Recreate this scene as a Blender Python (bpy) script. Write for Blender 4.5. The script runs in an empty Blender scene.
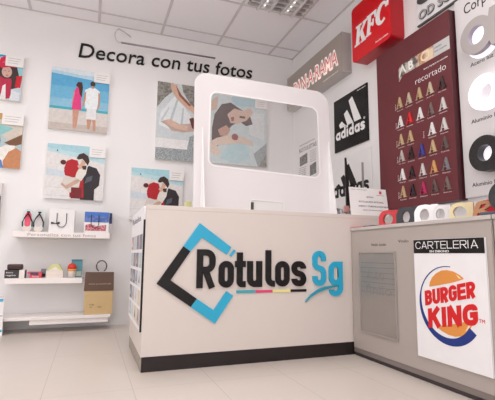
import bpy, bmesh, math, random
from mathutils import Vector, Matrix
from mathutils.geometry import tessellate_polygon
random.seed(7)
S = bpy.context.scene
COL = S.collection
PI = math.pi

# ------------------------------------------------------------------ camera
FPX, YAW, PITCH, ROLL, CZ = 419.564, .3566, .13, .0087, .6445
cy_, sy_, cp_, sp_ = math.cos(YAW), math.sin(YAW), math.cos(PITCH), math.sin(PITCH)
F_ = Vector((sy_*cp_, cy_*cp_, sp_)); r_ = Vector((cy_, -sy_, 0)); u_ = r_.cross(F_)
cr_, sr_ = math.cos(ROLL), math.sin(ROLL)
R_, U_ = r_*cr_+u_*sr_, u_*cr_-r_*sr_
cam = bpy.data.cameras.new('camera'); co = bpy.data.objects.new('camera', cam); COL.objects.link(co)
co.matrix_world = Matrix(((R_.x, U_.x, -F_.x, 0), (R_.y, U_.y, -F_.y, 0), (R_.z, U_.z, -F_.z, CZ), (0, 0, 0, 1)))
cam.sensor_fit = 'HORIZONTAL'; cam.sensor_width = 36; cam.lens = FPX*36/495; cam.clip_start = .02
S.camera = co

# ------------------------------------------------------------------ world, lights, exposure
YB, XR, ZC = 4.1253, 2.0783, 2.884
XL, YF = -4.2, -4.6
w = bpy.data.worlds.new('world'); S.world = w; w.use_nodes = True
w.node_tree.nodes['Background'].inputs[0].default_value = (.9, .95, 1, 1)
w.node_tree.nodes['Background'].inputs[1].default_value = .6
S.view_settings.view_transform = 'Standard'; S.view_settings.look = 'None'
S.view_settings.exposure = 0.0; S.view_settings.gamma = 1; S.view_settings.use_curve_mapping = False
LAMPS = [(-1.53, 2.45), (.27, 2.60), (1.47, .92), (-.33, .32), (-2.13, .02), (-3.33, 2.42), (.27, -1.78), (-2.13, -2.38)]
LAMP_W = 13.2
for x, y in LAMPS:      # the light of the ceiling luminaires along the shop
    L = bpy.data.lights.new('luminaire_light', 'AREA'); L.shape = 'RECTANGLE'; L.size = .56; L.size_y = 1.16
    L.energy = LAMP_W; L.color = (1, .985, .975); L.spread = math.radians(165)
    o = bpy.data.objects.new('luminaire_light', L); COL.objects.link(o); o.location = (x, y, ZC-.035)
L = bpy.data.lights.new('shop_front_fill', 'AREA'); L.shape = 'RECTANGLE'; L.size = 5; L.size_y = 2.1
L.energy = 128; L.color = (.97, .98, 1)
o = bpy.data.objects.new('shop_front_fill', L); COL.objects.link(o)
o.location = (-1, YF+.12, 1.3); o.rotation_euler = (PI/2+.55, 0, 0)      # fill for an assumed shop front, tilted up to brighten the ceiling

L = bpy.data.lights.new('side_fill_light', 'AREA'); L.shape = 'RECTANGLE'; L.size = 3.2; L.size_y = 1.9
L.energy = 40; L.color = (.98, .99, 1)
o = bpy.data.objects.new('side_fill_light', L); COL.objects.link(o)
o.location = (XL+.12, .6, 1.4); o.rotation_euler = (PI/2+.25, 0, -PI/2)      # added fill that brightens the right wall, no window known there

# ------------------------------------------------------------------ materials
def lin(c): return tuple(((v/255)/12.92 if v/255 <= .04045 else ((v/255+.055)/1.055)**2.4) for v in c)
_m = {}
def mat(name, c=(200, 200, 200), rough=.5, metal=0, em=0, emc=None, trans=0, spec=.5, var=.04, sc=12, coat=0, bump=0, alpha=1):
    if name in _m: return _m[name]
    m = bpy.data.materials.new(name); m.use_nodes = True; _m[name] = m
    nt = m.node_tree; b = nt.nodes['Principled BSDF']
    col = lin(c)
    tc = nt.nodes.new('ShaderNodeTexCoord'); nz = nt.nodes.new('ShaderNodeTexNoise'); nz.inputs['Scale'].default_value = sc
    nz.inputs['Detail'].default_value = 3
    nt.links.new(tc.outputs['Object'], nz.inputs['Vector'])
    mx = nt.nodes.new('ShaderNodeMix'); mx.data_type = 'RGBA'
    mx.inputs[6].default_value = tuple(v*(1-var) for v in col)+(1,); mx.inputs[7].default_value = tuple(min(1, v*(1+var)) for v in col)+(1,)
    nt.links.new(nz.outputs[0], mx.inputs[0]); nt.links.new(mx.outputs[2], b.inputs['Base Color'])
    b.inputs['Roughness'].default_value = rough; b.inputs['Metallic'].default_value = metal
    b.inputs['Specular IOR Level'].default_value = spec; b.inputs['Transmission Weight'].default_value = trans
    b.inputs['Coat Weight'].default_value = coat; b.inputs['Alpha'].default_value = alpha
    if em: b.inputs['Emission Color'].default_value = lin(emc or c)+(1,); b.inputs['Emission Strength'].default_value = em
    if bump:
        bp = nt.nodes.new('ShaderNodeBump'); bp.inputs['Strength'].default_value = bump; bp.inputs['Distance'].default_value = .01
        nt.links.new(nz.outputs[0], bp.inputs['Height']); nt.links.new(bp.outputs[0], b.inputs['Normal'])
    return m
def ink(c, rough=.5): return mat('ink_%d_%d_%d' % c, c, rough, var=.17, sc=42, spec=.3)
def mottled(name, c1=None, c2=None, sc=60, rough=.5):
    if name in _m: return _m[name]
    m = mat(name, c1, rough, sc=sc); nt = m.node_tree
    mx = [n for n in nt.nodes if n.bl_idname == 'ShaderNodeMix'][0]; nz = [n for n in nt.nodes if n.bl_idname == 'ShaderNodeTexNoise'][0]
    rp = nt.nodes.new('ShaderNodeValToRGB'); rp.color_ramp.elements[0].position = .42; rp.color_ramp.elements[1].position = .58
    nt.links.new(nz.outputs[0], rp.inputs[0]); nt.links.new(rp.outputs[0], mx.inputs[0])
    mx.inputs[6].default_value = lin(c1)+(1,); mx.inputs[7].default_value = lin(c2)+(1,)
    return m
WALL = mat('wall_paint', (238, 235, 234), .75, var=.012, sc=3)
CEIL = mat('ceiling_tile', (248, 245, 249), .9, var=.02, sc=90)
TBAR = mat('grid_bar', (214, 207, 207), .6)
WHITE = mat('white_lacquer', (236, 230, 228), .4)
PAPER = mat('white_paper', (238, 234, 232), .7)
FOREX = mat('white_board', (240, 237, 238), .45)
BLACK = mat('black_vinyl', (20, 16, 16), .42, spec=.3)
CYAN = mat('cyan_acrylic', (38, 168, 205), .35)
COUNTER = mat('counter_laminate', (217, 206, 199), .45, var=.01)
KICK = mat('kick_laminate', (38, 30, 30), .4, spec=.35)
CAB = mat('cabinet_laminate', (176, 165, 158), .42, var=.012)
CABD = mat('cabinet_plinth', (128, 117, 113), .4)
DARKLINE = mat('shadow_gap', (60, 50, 52), .6)
STEEL = mat('brushed_aluminium', (186, 180, 176), .38, metal=.55)
MAROON = mat('maroon_board', (102, 42, 47), .35, spec=.35, var=.03)
MAROOND = mat('maroon_edge', (68, 20, 28), .4)
KRED = mat('red_acrylic', (216, 16, 28), .14, coat=.0, spec=.38, var=.01)
KREDD = mat('red_return', (176, 14, 28), .3, var=.02)
GREYBOX = mat('grey_lightbox', (170, 158, 150), .35, metal=.1)
GREYBOX2 = mat('grey_lightbox_return', (190, 182, 180), .4)

# floor: large polished tiles with fine joints
FLOOR = mat('floor_tile', (210, 199, 190), .3, var=.03, sc=2.2, spec=.45)
nt = FLOOR.node_tree; b = nt.nodes['Principled BSDF']; mx0 = [n for n in nt.nodes if n.bl_idname == 'ShaderNodeMix'][0]
tc = nt.nodes.new('ShaderNodeTexCoord'); mp = nt.nodes.new('ShaderNodeMapping'); mp.inputs['Location'].default_value = (.17, .226, 0)
br = nt.nodes.new('ShaderNodeTexBrick'); br.offset = 0; br.inputs['Scale'].default_value = 1
br.inputs['Brick Width'].default_value = .4; br.inputs['Row Height'].default_value = .8; br.inputs['Mortar Size'].default_value = .0016
br.inputs['Mortar Smooth'].default_value = .3
nt.links.new(tc.outputs['Object'], mp.inputs[0]); nt.links.new(mp.outputs[0], br.inputs[0])
m2 = nt.nodes.new('ShaderNodeMix'); m2.data_type = 'RGBA'; nt.links.new(br.outputs['Fac'], m2.inputs[0])
nt.links.new(mx0.outputs[2], m2.inputs[6]); m2.inputs[7].default_value = lin((180, 166, 155))+(1,)
nt.links.new(m2.outputs[2], b.inputs['Base Color'])

# ------------------------------------------------------------------ mesh building
class Fr:                       # a flat frame: u, v in the surface, d out of it
    def __init__(s, o, u, v, n): s.o, s.u, s.v, s.n = Vector(o), Vector(u), Vector(v), Vector(n)
    def __call__(s, u, v, d=0): return s.o+s.u*u+s.v*v+s.n*d
def wallB(x=0, z=0, y=YB): return Fr((x, y, z), (1, 0, 0), (0, 0, 1), (0, -1, 0))
def wallR(y=0, z=0, x=XR): return Fr((x, y, z), (0, -1, 0), (0, 0, 1), (-1, 0, 0))

class MB:
    def __init__(s): s.v = []; s.f = []; s.m = []; s.mats = []; s.smooth = []
    def mi(s, m):
        if m not in s.mats: s.mats.append(m)
        return s.mats.index(m)
    def add(s, vs, fs, m, sm=False):
        k = len(s.v); s.v += [Vector(v) for v in vs]; i = s.mi(m)
        for f in fs: s.f.append([k+a for a in f]); s.m.append(i); s.smooth.append(sm)
        return s
    def box(s, x0, x1, y0, y1, z0, z1, m, bev=0):
        x0, x1 = sorted((x0, x1)); y0, y1 = sorted((y0, y1)); z0, z1 = sorted((z0, z1))
        bm = bmesh.new(); bmesh.ops.create_cube(bm, size=1)
        for v in bm.verts: v.co = Vector(((x0+x1)/2+v.co.x*(x1-x0), (y0+y1)/2+v.co.y*(y1-y0), (z0+z1)/2+v.co.z*(z1-z0)))
        if bev: bmesh.ops.bevel(bm, geom=bm.edges[:], offset=bev, segments=2, affect='EDGES', profile=.5)
        bm.verts.index_update()
        s.add([v.co.copy() for v in bm.verts], [[v.index for v in f.verts] for f in bm.faces], m); bm.free(); return s
    def prism(s, fr, loops, d0, d1, m, mside=None, back=True):
        if not isinstance(loops[0][0], (tuple, list, Vector)): loops = [loops]
        flat = [p for l in loops for p in l]
        tris = tessellate_polygon([[Vector((p[0], p[1], 0)) for p in l] for l in loops])
        n = len(flat); vs = [fr(p[0], p[1], d1) for p in flat]; fs = [list(t) for t in tris]
        s.add(vs, fs, m)
        vb = [fr(p[0], p[1], d0) for p in flat]
        if back: s.add(vb, [list(t)[::-1] for t in tris], m)
        k = 0; sv = vs+vb; sf = []
        for l in loops:
            c = len(l)
            for i in range(c): a, b_ = k+i, k+(i+1) % c; sf.append([a, b_, n+b_, n+a])
            k += c
        s.add(sv, sf, mside or m); return s
    def poly(s, fr, pts, d, m): return s.prism(fr, pts, d-.0004, d, m, back=False)
    def stroke(s, fr, path, wd, d0, d1, m, closed=False, sc=(1, 1), off=(0, 0), w1=None):
        P = [Vector((p[0], p[1])) for p in path]; n = len(P); L = []; R = []
        for i in range(n):
            a = P[i-1] if (i > 0 or closed) else None; c = P[(i+1) % n] if (i < n-1 or closed) else None
            t1 = (P[i]-a).normalized() if a is not None else None; t2 = (c-P[i]).normalized() if c is not None else None
            if t1 is None: t1 = t2
            if t2 is None: t2 = t1
            n1 = Vector((-t1.y, t1.x)); n2 = Vector((-t2.y, t2.x)); nn = (n1+n2)
            nn = nn.normalized() if nn.length > 1e-6 else n1
            h = (wd if w1 is None else wd+(w1-wd)*i/(n-1))/2/max(.35, nn.dot(n1))
            L.append(P[i]+nn*h); R.append(P[i]-nn*h)
        T = lambda p, d: fr(off[0]+p.x*sc[0], off[1]+p.y*sc[1], d)
        vs = [T(p, d1) for p in L]+[T(p, d1) for p in R]+[T(p, d0) for p in L]+[T(p, d0) for p in R]; fs = []
        rng = range(n) if closed else range(n-1)
        for i in rng:
            j = (i+1) % n
            fs += [[i, n+i, n+j, j], [i, j, 2*n+j, 2*n+i], [n+i, 3*n+i, 3*n+j, n+j]]
        if not closed: fs += [[0, 2*n, 3*n, n], [n-1, 2*n-1, 4*n-1, 3*n-1]]
        s.add(vs, fs, m); return s
    def tube(s, pts, r, m, seg=8, cap=True, r1=None):
        P = [Vector(p) for p in pts]; n = len(P); vs = []; fs = []
        for i, p in enumerate(P):
            t = ((P[i+1] if i < n-1 else P[i])-(P[i-1] if i else P[i])).normalized()
            a = t.orthogonal().normalized() if abs(t.z) > .9 else t.cross(Vector((0, 0, 1))).normalized(); b_ = t.cross(a)
            rr = r if r1 is None else r+(r1-r)*i/(n-1)
            for k in range(seg): q = 2*PI*k/seg; vs.append(p+a*math.cos(q)*rr+b_*math.sin(q)*rr)
        for i in range(n-1):
            for k in range(seg): fs.append([i*seg+k, i*seg+(k+1) % seg, (i+1)*seg+(k+1) % seg, (i+1)*seg+k])
        if cap: fs += [list(range(seg))[::-1], [(n-1)*seg+k for k in range(seg)]]
        s.add(vs, fs, m, True); return s
    def lathe(s, c, prof, m, seg=24):
        vs = []; fs = []; n = len(prof); c = Vector(c)
        for rr, z in prof:
            for k in range(seg): q = 2*PI*k/seg; vs.append(c+Vector((rr*math.cos(q), rr*math.sin(q), z)))
        for i in range(n-1):
            for k in range(seg): fs.append([i*seg+k, i*seg+(k+1) % seg, (i+1)*seg+(k+1) % seg, (i+1)*seg+k])
        fs += [list(range(seg))[::-1], [(n-1)*seg+k for k in range(seg)]]
        s.add(vs, fs, m, True); return s
    def text(s, fr, st, u, v, h, m, d=.001, bold=0, width=None, align='LEFT', shear=0, base=0, rot=0):
        c = bpy.data.curves.new('t', 'FONT'); c.body = st; c.size = 1; c.offset = bold; c.shear = shear; c.resolution_u = 3
        o = bpy.data.objects.new('t', c); COL.objects.link(o); bpy.context.view_layer.update()
        me = o.to_mesh(); vs = [Vector(q.co) for q in me.vertices]; fs = [list(p.vertices) for p in me.polygons]
        o.to_mesh_clear(); bpy.data.objects.remove(o); bpy.data.curves.remove(c)
        if not vs: return s
        x0 = min(q.x for q in vs); x1 = max(q.x for q in vs); k = h/.73; kx = k if width is None else width/(x1-x0)
        sh = {'LEFT': 0, 'CENTER': -(x1-x0)*kx/2, 'RIGHT': -(x1-x0)*kx}[align]
        ca, sa = math.cos(rot), math.sin(rot)
        pt = [((q.x-x0)*kx+sh, q.y*k) for q in vs]; pt = [(u+a*ca-b_*sa, v+a*sa+b_*ca) for a, b_ in pt]
        n = len(pt); top = [fr(a, b_, d) for a, b_ in pt]; bot = [fr(a, b_, base) for a, b_ in pt]
        from collections import Counter
        ec = Counter(); 
        for f in fs:
            for i in range(len(f)): ec[frozenset((f[i], f[(i+1) % len(f)]))] += 1
        side = [[a, b_, n+b_, n+a] for a, b_ in (tuple(e) for e, k2 in ec.items() if k2 == 1)]
        s.add(top+bot, fs+side, m); return s
    def build(s, name, parent=None, bevel=0):
        L = parent.matrix_world.translation if parent else Vector((0, 0, 0))
        if parent: L = wloc(parent)
        me = bpy.data.meshes.new(name); me.from_pydata([v-L for v in s.v], [], s.f); me.update()
        for m in s.mats: me.materials.append(m)
        me.polygons.foreach_set('material_index', s.m); me.polygons.foreach_set('use_smooth', s.smooth); me.update()
        o = bpy.data.objects.new(name, me); COL.objects.link(o)
        if parent: o.parent = parent
        return o
def wloc(o):
    v = Vector(o.location)
    while o.parent: o = o.parent; v += Vector(o.location)
    return v
def tag(o, label, cat, group=None):
    o['label'] = label; o['category'] = cat
    if group: o['group'] = group
    return o
def thing(name, loc, label, cat, group=None):
    o = bpy.data.objects.new(name, None); o.empty_display_size = .05; COL.objects.link(o); o.location = loc
    return tag(o, label, cat, group)
def struct(mb, name): o = mb.build(name); o['kind'] = 'structure'; return o

def fillet(path, closed=False, n=6):            # [(x, y, r)] -> rounded polyline
    P = [(p[0], p[1], p[2] if len(p) > 2 else 0) for p in path]; out = []; k = len(P)
    for i, (x, y, r) in enumerate(P):
        if r <= 0 or (not closed and i in (0, k-1)): out.append((x, y)); continue
        p = Vector((x, y)); a = Vector(P[i-1][:2])-p; b_ = Vector(P[(i+1) % k][:2])-p
        la, lb = a.length, b_.length; a.normalize(); b_.normalize()
        ang = a.angle(b_); t = min(r/max(math.tan(ang/2), 1e-3), la*.499 if (closed or 0 < i-1) else la*.98, lb*.499 if (closed or i < k-2) else lb*.98)
        r = t*math.tan(ang/2); c = p+(a+b_).normalized()*(r/math.sin(ang/2))
        s0 = p+a*t-c; s1 = p+b_*t-c; A0 = math.atan2(s0.y, s0.x); A1 = math.atan2(s1.y, s1.x); dA = (A1-A0+PI) % (2*PI)-PI
        for j in range(n+1): q = A0+dA*j/n; out.append((c.x+r*math.cos(q), c.y+r*math.sin(q)))
    return out
def rrect(x0, x1, y0, y1, r, n=6): return fillet([(x0, y0, r), (x1, y0, r), (x1, y1, r), (x0, y1, r)], True, n)
def ell(cx, cy, rx, ry, n=28, rot=0, a0=0, a1=2*PI):
    k = n if abs(a1-a0-2*PI) < 1e-6 else n+1; out = []
    for i in range(k):
        q = a0+(a1-a0)*i/n; x, y = rx*math.cos(q), ry*math.sin(q)
        out.append((cx+x*math.cos(rot)-y*math.sin(rot), cy+x*math.sin(rot)+y*math.cos(rot)))
    return out

# stroke lettering: glyph(ch) -> [(path, closed)], advance; cap height 1
def glyph(ch, W, w, xh=.71):
    m = w/2; l, r = m, W-m; R = (r-l)/2; c = (l+r)/2
    G = {
     'R': [([(l, 0), (l, 1)], 0), ([(l, 1-m), (r, 1-m, R), (r, .47, R), (l, .47)], 0), ([(c-.02, .47), (r, 0)], 0)],
     'B': [([(l, 0), (l, 1)], 0), ([(l, 1-m), (r-.02, 1-m, R), (r-.02, .52, R), (l, .52)], 0), ([(l, .52), (r, .52, R), (r, m, R), (l, m)], 0)],
     'U': [([(l, 1), (l, m, R), (r, m, R), (r, 1)], 0)],
     'G': [([(r, .70), (r, 1-m, R), (l, 1-m, R), (l, m, R), (r, m, R), (r, .5), (c, .5)], 0)],
     'E': [([(l, 0), (l, 1)], 0), ([(l, 1-m), (W, 1-m)], 0), ([(l, .5), (W-.04, .5)], 0), ([(l, m), (W, m)], 0)],
     'K': [([(l, 0), (l, 1)], 0), ([(r, 1), (l, .4)], 0), ([(c-.04, .55), (r, 0)], 0)],
     'N': [([(l, 0), (l, 1)], 0), ([(r, 0), (r, 1)], 0), ([(l, 1), (r, 0)], 0)],
     'I': [([(l, 0), (l, 1)], 0)], 'S': [([(r, .70), (r, 1-m, R), (l, 1-m, R), (l, .54, R), (r, .46, R), (r, m, R), (l, m, R), (l, .28)], 0)],
     'C': [([(r, .70), (r, 1-m, R), (l, 1-m, R), (l, m, R), (r, m, R), (r, .30)], 0)],
     'A': [([(l, 0), (c, 1)], 0), ([(r, 0), (c, 1)], 0), ([(l+.05, .3), (r-.05, .3)], 0)],
     'T': [([(c, 0), (c, 1)], 0), ([(0, 1-m), (W, 1-m)], 0)], 'L': [([(l, 1), (l, m), (W, m)], 0)],
     'o': [([(l, m, R), (r, m, R), (r, xh-m, R), (l, xh-m, R)], 1)],
     't': [([(W*.45, .93), (W*.45, m, R), (W, m)], 0), ([(0, xh-m), (W, xh-m)], 0)],
     'u': [([(l, xh), (l, m, R), (r, m, R), (r, xh)], 0), ([(r, 0), (r, xh)], 0)],
     'l': [([(l, 1), (l, m, .15), (l+w*1.15, m)], 0)],
     's': [([(r, xh*.70), (r, xh-m, R), (l, xh-m, R), (l, xh*.55, R), (r, xh*.45, R), (r, m, R), (l, m, R), (l, xh*.30)], 0)],
     'g': [([(l, m, R), (r, m, R), (r, xh-m, R), (l, xh-m, R)], 1), ([(r, xh), (r, -.30+m, R), (l, -.30+m, R), (l, -.12)], 0)],
     'a': [([(l, m, R), (r, m, R), (r, xh-m, R), (l, xh-m, R)], 1), ([(r, 0), (r, xh)], 0)],
     'd': [([(l, m, R), (r, m, R), (r, xh-m, R), (l, xh-m, R)], 1), ([(r, 0), (r, 1)], 0)],
     'i': [([(l, 0), (l, xh)], 0), ([(l, .82), (l, .82+w)], 0)],
    }[ch]
    return [(fillet(p, bool(cl)), bool(cl)) for p, cl in G]
def letters(mb, fr, spec, v, cap, m, d, wgt, base=0, xh=.71, slope=0):
    """spec: (char, u0, u1) in frame units; strokes scaled to fit"""
    for ch, u0, u1 in spec:
        W = (u1-u0)/cap; n = 0
        for p, cl in glyph(ch, W, wgt, xh): 
            mb.stroke(fr, p, wgt, base, d+n*.0002, m, cl, (cap, cap), (u0, v+slope*u0)); n += 1
def islands(mb):                # regroup a text mesh into words by the gaps between its letters
    par = list(range(len(mb.v)))
    def fd(a):
        while par[a] != a: par[a] = par[par[a]]; a = par[a]
        return a
    for f in mb.f:
        for q in f[1:]: par[fd(q)] = fd(f[0])
    g = {}
    for q in range(len(mb.v)): g.setdefault(fd(q), []).append(q)
    return list(g.values())
def words(parent, name, fr, st, u, v, h, m, gapk=.20, **k):
    mb = MB(); mb.text(fr, st, u, v, h, m, **k); L = [((min((mb.v[q]-fr.o).dot(fr.u) for q in g)), max((mb.v[q]-fr.o).dot(fr.u) for q in g), set(g)) for g in islands(mb)]
    L.sort(key=lambda e: e[0]); W = [[L[0]]]; e1 = L[0][1]
    for e in L[1:]:
        if e[0] > e1+gapk*h: W.append([])
        W[-1].append(e); e1 = max(e1, e[1])
    for w in W:
        keep = set().union(*[e[2] for e in w]); order = sorted(keep); mp_ = {q: i for i, q in enumerate(order)}
        o = MB(); o.add([mb.v[q] for q in order], [[mp_[q] for q in f] for f in mb.f if f[0] in keep], m); o.build(name, parent)
def serifA(k=1.0):      # heavy display A of the cut-letter samples, 1 high
    out = [(0, 0), (.26, 0), (.26, .04), (.17, .04), (.235, .24), (.50, .24), (.56, .04), (.46, .04), (.46, 0), (.96, 0), (.96, .04), (.87, .04), (.57, 1), (.45, 1), (.10, .04), (0, .04)]
    return [out, [(.26, .30), (.375, .68), (.485, .30)][::-1]]

# ------------------------------------------------------------------ room shell
T = .12
struct(MB().box(XL-T, XR+T, YF-T, YB+T, -T, 0, FLOOR), 'floor')
struct(MB().box(XL-T, XR+T, YB, YB+T, 0, ZC+T, WALL), 'wall_back')
struct(MB().box(XR, XR+T, YF, YB, 0, ZC+T, WALL), 'wall_right')
struct(MB().box(XL-T, XL, YF, YB, 0, ZC+T, WALL), 'wall_left')
struct(MB().box(XL-T, XR+T, YF-T, YF, 0, ZC+T, WALL), 'wall_front')
struct(MB().box(XL, XR, YF, YB, ZC, ZC+T, CEIL), 'ceiling')
g = MB()
for i in range(-6, 5):
    x = -.6295+.6*i
    if XL < x < XR-.02: g.box(x-.012, x+.012, YF, YB, ZC-.004, ZC+.001, TBAR)
y = YB-.206
while y > YF+.02: g.box(XL, XR, y-.012, y+.012, ZC-.0036, ZC+.001, TBAR); y -= .6
g.box(XL, XR, YB-.02, YB, ZC-.003, ZC+.001, TBAR).box(XR-.02, XR, YF, YB, ZC-.003, ZC+.001, TBAR)
struct(g, 'trim_1')
gl = struct(MB().box(-3.6, 1.6, YF, YF+.03, .2, 2.4, mat('assumed_window_glass', (235, 240, 245), .1)), 'window_1')  # unseen pane, assumed behind the front fill light
struct(MB().box(XL, XL+.03, -1.1, 2.3, .4, 2.4, mat('assumed_window_glass')), 'side_fill_pane')  # unseen pane added to go with the side fill light

# ceiling luminaires (only the louvred one is in view; the rest light the shop from behind the camera)
def luminaire(x0, x1, y0, y1, label, lit):
    t = thing('ceiling_light', ((x0+x1)/2, (y0+y1)/2, ZC-.02), label, 'ceiling light', None)
    f = MB(); z0, z1 = ZC-.012, ZC-.001; e = .022
    f.box(x0, x1, y0, y0+e, z0, z1, WHITE).box(x0, x1, y1-e, y1, z0, z1, WHITE).box(x0, x0+e, y0+e, y1-e, z0, z1, WHITE).box(x1-e, x1, y0+e, y1-e, z0, z1, WHITE)
    f.build('frame', t)
    if lit:
        MB().box(x0+e, x1-e, y0+e, y1-e, ZC-.006, ZC-.002, mat('lit_diffuser', (255, 248, 240), em=3)).build('diffuser', t); return t
    MB().box(x0+e, x1-e, y0+e, y1-e, ZC-.003, ZC-.0012, mat('reflector', (120, 112, 112), .35, metal=.3)).build('reflector', t)
    lv = MB(); k = 9; mt = mat('louvre_aluminium', (226, 222, 222), .3, metal=.35)
    n = int((y1-y0)/.062)
    for i in range(1, n): yy = y0+(y1-y0)*i/n; lv.box(x0+e, x1-e, yy-.003, yy+.003, ZC-.05, ZC-.004, mt)
    for i in range(1, 5): xx = x0+(x1-x0)*i/5; lv.box(xx-.009, xx+.009, y0+e, y1-e, ZC-.052, ZC-.004, mt)
    lv.build('louvre', t)
    for i in (.3, .7):
        xx = x0+(x1-x0)*i; MB().tube([(xx, y0+.03, ZC-.016), (xx, y1-.03, ZC-.016)], .008, mat('tube_lamp', (255, 250, 245), em=1.2)).build('tube', t)
    return t
luminaire(1.1825, 1.7585, 2.131, 3.307, 'louvred recessed ceiling light above the white lightbox sign', False)

# ------------------------------------------------------------------ reception counter
CX0, CY0, CY1, CH = .292, 2.4427, 3.163, .926
t = thing('reception_counter', ((CX0+XR)/2, 2.8, 0), 'pale reception counter with black kick plate carrying the large cut-out shop logo', 'counter')
c = MB(); c.box(CX0, XR-.004, CY0, CY1, .082, CH-.026, COUNTER)
c.build('body', t)
MB().box(CX0, XR-.004, CY0-.001, CY1, CH-.026, CH, COUNTER, .002).build('top', t)
k = MB(); k.box(CX0+.006, XR-.004, CY0+.004, CY1-.004, 0, .082, KICK)
k.box(CX0+.003, CX0+.0065, CY0+.006, CY1-.006, .001, .082, mat('kick_side_lit', (150, 140, 130), .25, metal=.3))  # side face paler: its reflected light is put into the colour
o = k.build('kick_plate', t)
# shop logo on the counter front: cut letters standing off the panel
fr = wallB(0, 0, CY0)
lg = MB()
lg.prism(fr, [(.511, .691), (.606, .829), (.805, .689), (.777, .645), (.622, .745), (.553, .662)], 0, .010, CYAN)
lg.build('logo_frame', t)['label'] = 'upper cyan corner of the open square logo'; lg = MB()
lg.prism(fr, [(.563, .344), (.710, .243), (.820, .401), (.778, .429), (.701, .321), (.598, .389)], 0, .010, CYAN)
lg.build('logo_frame', t)['label'] = 'lower cyan corner of the open square logo'
MB().prism(fr, [(.364, .478), (.511, .691), (.553, .662), (.442, .497), (.598, .389), (.563, .344)], 0, .0102, BLACK).build('logo_bracket', t)['label'] = 'black corner of the open square logo'
cap = .226; v0 = .449
WGT = .165
def ltr(spec, v, capn, m, wg, xh, parent, name, d=.012):
    for s_ in spec:
        mb = MB(); letters(mb, fr, [s_], v, capn, m, d, wg, 0, xh); mb.build(name, parent)
ltr([('R', .594, .707), ('o', .728, .823), ('t', .831, .899), ('u', .910, 1.008), ('l', 1.032, 1.090), ('o', 1.098, 1.196), ('s', 1.212, 1.314)], v0, cap, BLACK, .165, .70, t, 'logo_letter')
ltr([('S', 1.363, 1.462), ('g', 1.484, 1.588)], v0, cap, CYAN, .155, .69, t, 'logo_letter')
MB().prism(fr, [(.793, .640), (.806, .632), (.835, .667), (.822, .676)], 0, .008, CYAN).build('accent', t)
MB().prism(fr, [(.842, .414), (.964, .414), (.964, .431), (.842, .431)], 0, .006, mat('teal_vinyl', (60, 165, 180), .4)).build('underline_segment', t)
MB().prism(fr, [(.964, .414), (1.080, .414), (1.080, .430), (.964, .430)], 0, .006, mat('magenta_vinyl', (224, 66, 116), .4)).build('underline_segment', t)
MB().prism(fr, [(1.080, .414), (1.203, .414), (1.203, .430), (1.080, .430)], 0, .006, mat('yellow_vinyl', (236, 226, 150), .4)).build('underline_segment', t)
MB().prism(fr, [(1.203, .414), (1.317, .414), (1.317, .430), (1.203, .430)], 0, .006, BLACK).build('underline_segment', t)
sw = MB(); P = [(1.306, .352), (1.345, .388), (1.395, .418), (1.45, .436), (1.50, .444), (1.55, .447)]
sw.prism(fr, [(a, b_+.001+.006*math.sin(i/5*PI)) for i, (a, b_) in enumerate(P)]+[(a+.002, b_-.002-.010*math.sin(i/5*PI)) for i, (a, b_) in list(enumerate(P))[::-1]], 0, .014, mat('deep_cyan', (38, 150, 175), .4)).build('swoosh', t)

# poster panel on the counter's left side
fs = Fr((CX0, 0, 0), (0, -1, 0), (0, 0, 1), (-1, 0, 0))
t = thing('poster_panel', (CX0-.01, 2.85, .2), 'tall white sample poster panel with black edge on counter side', 'poster')
PB = MB(); PB.prism(fs, rrect(-3.16, -2.46, .215, .920, .01), .0005, .010, FOREX).build('board', t)
MB().box(CX0-.011, CX0-.0005, 2.446, 2.458, .215, .84, BLACK).build('edge_strip', t)
pr = MB()
pr.text(fs, 'Rótulos', -3.10, .845, .040, ink((110, 106, 112)), .0112, base=.010, width=.50)
pr.build('title', t); pr = MB()
cols = [(186, 194, 204), (206, 188, 178), (150, 142, 148), (222, 218, 218), (196, 160, 152), (130, 126, 136), (218, 208, 190), (190, 202, 210)]
q = 0
for j in range(5):
    for i in range(4):
        u = -3.12+i*.165; v = .24+j*.108
        pr.poly(fs, [(u, v), (u+.14, v), (u+.14, v+.088), (u, v+.088)], .0108, ink(cols[(q*3+j) % 8])); 
        pr.poly(fs, [(u+.02, v+.02), (u+.09, v+.02), (u+.06, v+.07)], .0112, ink(cols[(q*5+3) % 8])); q += 1
pr.build('print', t)

# ------------------------------------------------------------------ low display cabinets
XC = 1.6656
def cabinet(y0, y1, label):
    t = thing('display_cabinet', ((XC+XR)/2, (y0+y1)/2, 0), label, 'cabinet')
    MB().box(XC+.004, XR-.004, y0+.002, y1-.002, .05, .812, CAB).build('body', t)
    MB().box(XC, XC+.0045, y0+.006, y1-.004, .052, .802, CAB).build('front_panel', t)
    MB().box(XC+.002, XR-.004, y0+.002, y1-.002, .022, .05, CABD).build('plinth', t)
    MB().box(XC+.008, XR-.01, y0+.002, y1-.002, 0, .022, DARKLINE).build('foot_rail', t)
    MB().box(XC-.006, XR-.004, y0+.001, y1-.001, .812, .832, mat('cabinet_top', (196, 188, 184), .35), .002).build('top', t)
    return t
c1 = cabinet(1.362, CY0-.004, 'taupe low cabinet carrying the burger sign, beside the reception counter')
cabinet(.30, 1.358, 'taupe low cabinet at the right edge of the photo')
fc = wallR(0, 0, XC)
def Y(y): return -y
cp = MB(); cp.text(fc, 'Vinilo ácido', -2.226, .706, .017, ink((60, 52, 50)), .0006, width=.145); cp.build('caption', c1); cp = MB()
cp.text(fc, 'Vinilo', -1.975, .722, .017, ink((60, 52, 50)), .0006, width=.085)
o = cp.build('caption', c1)
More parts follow.
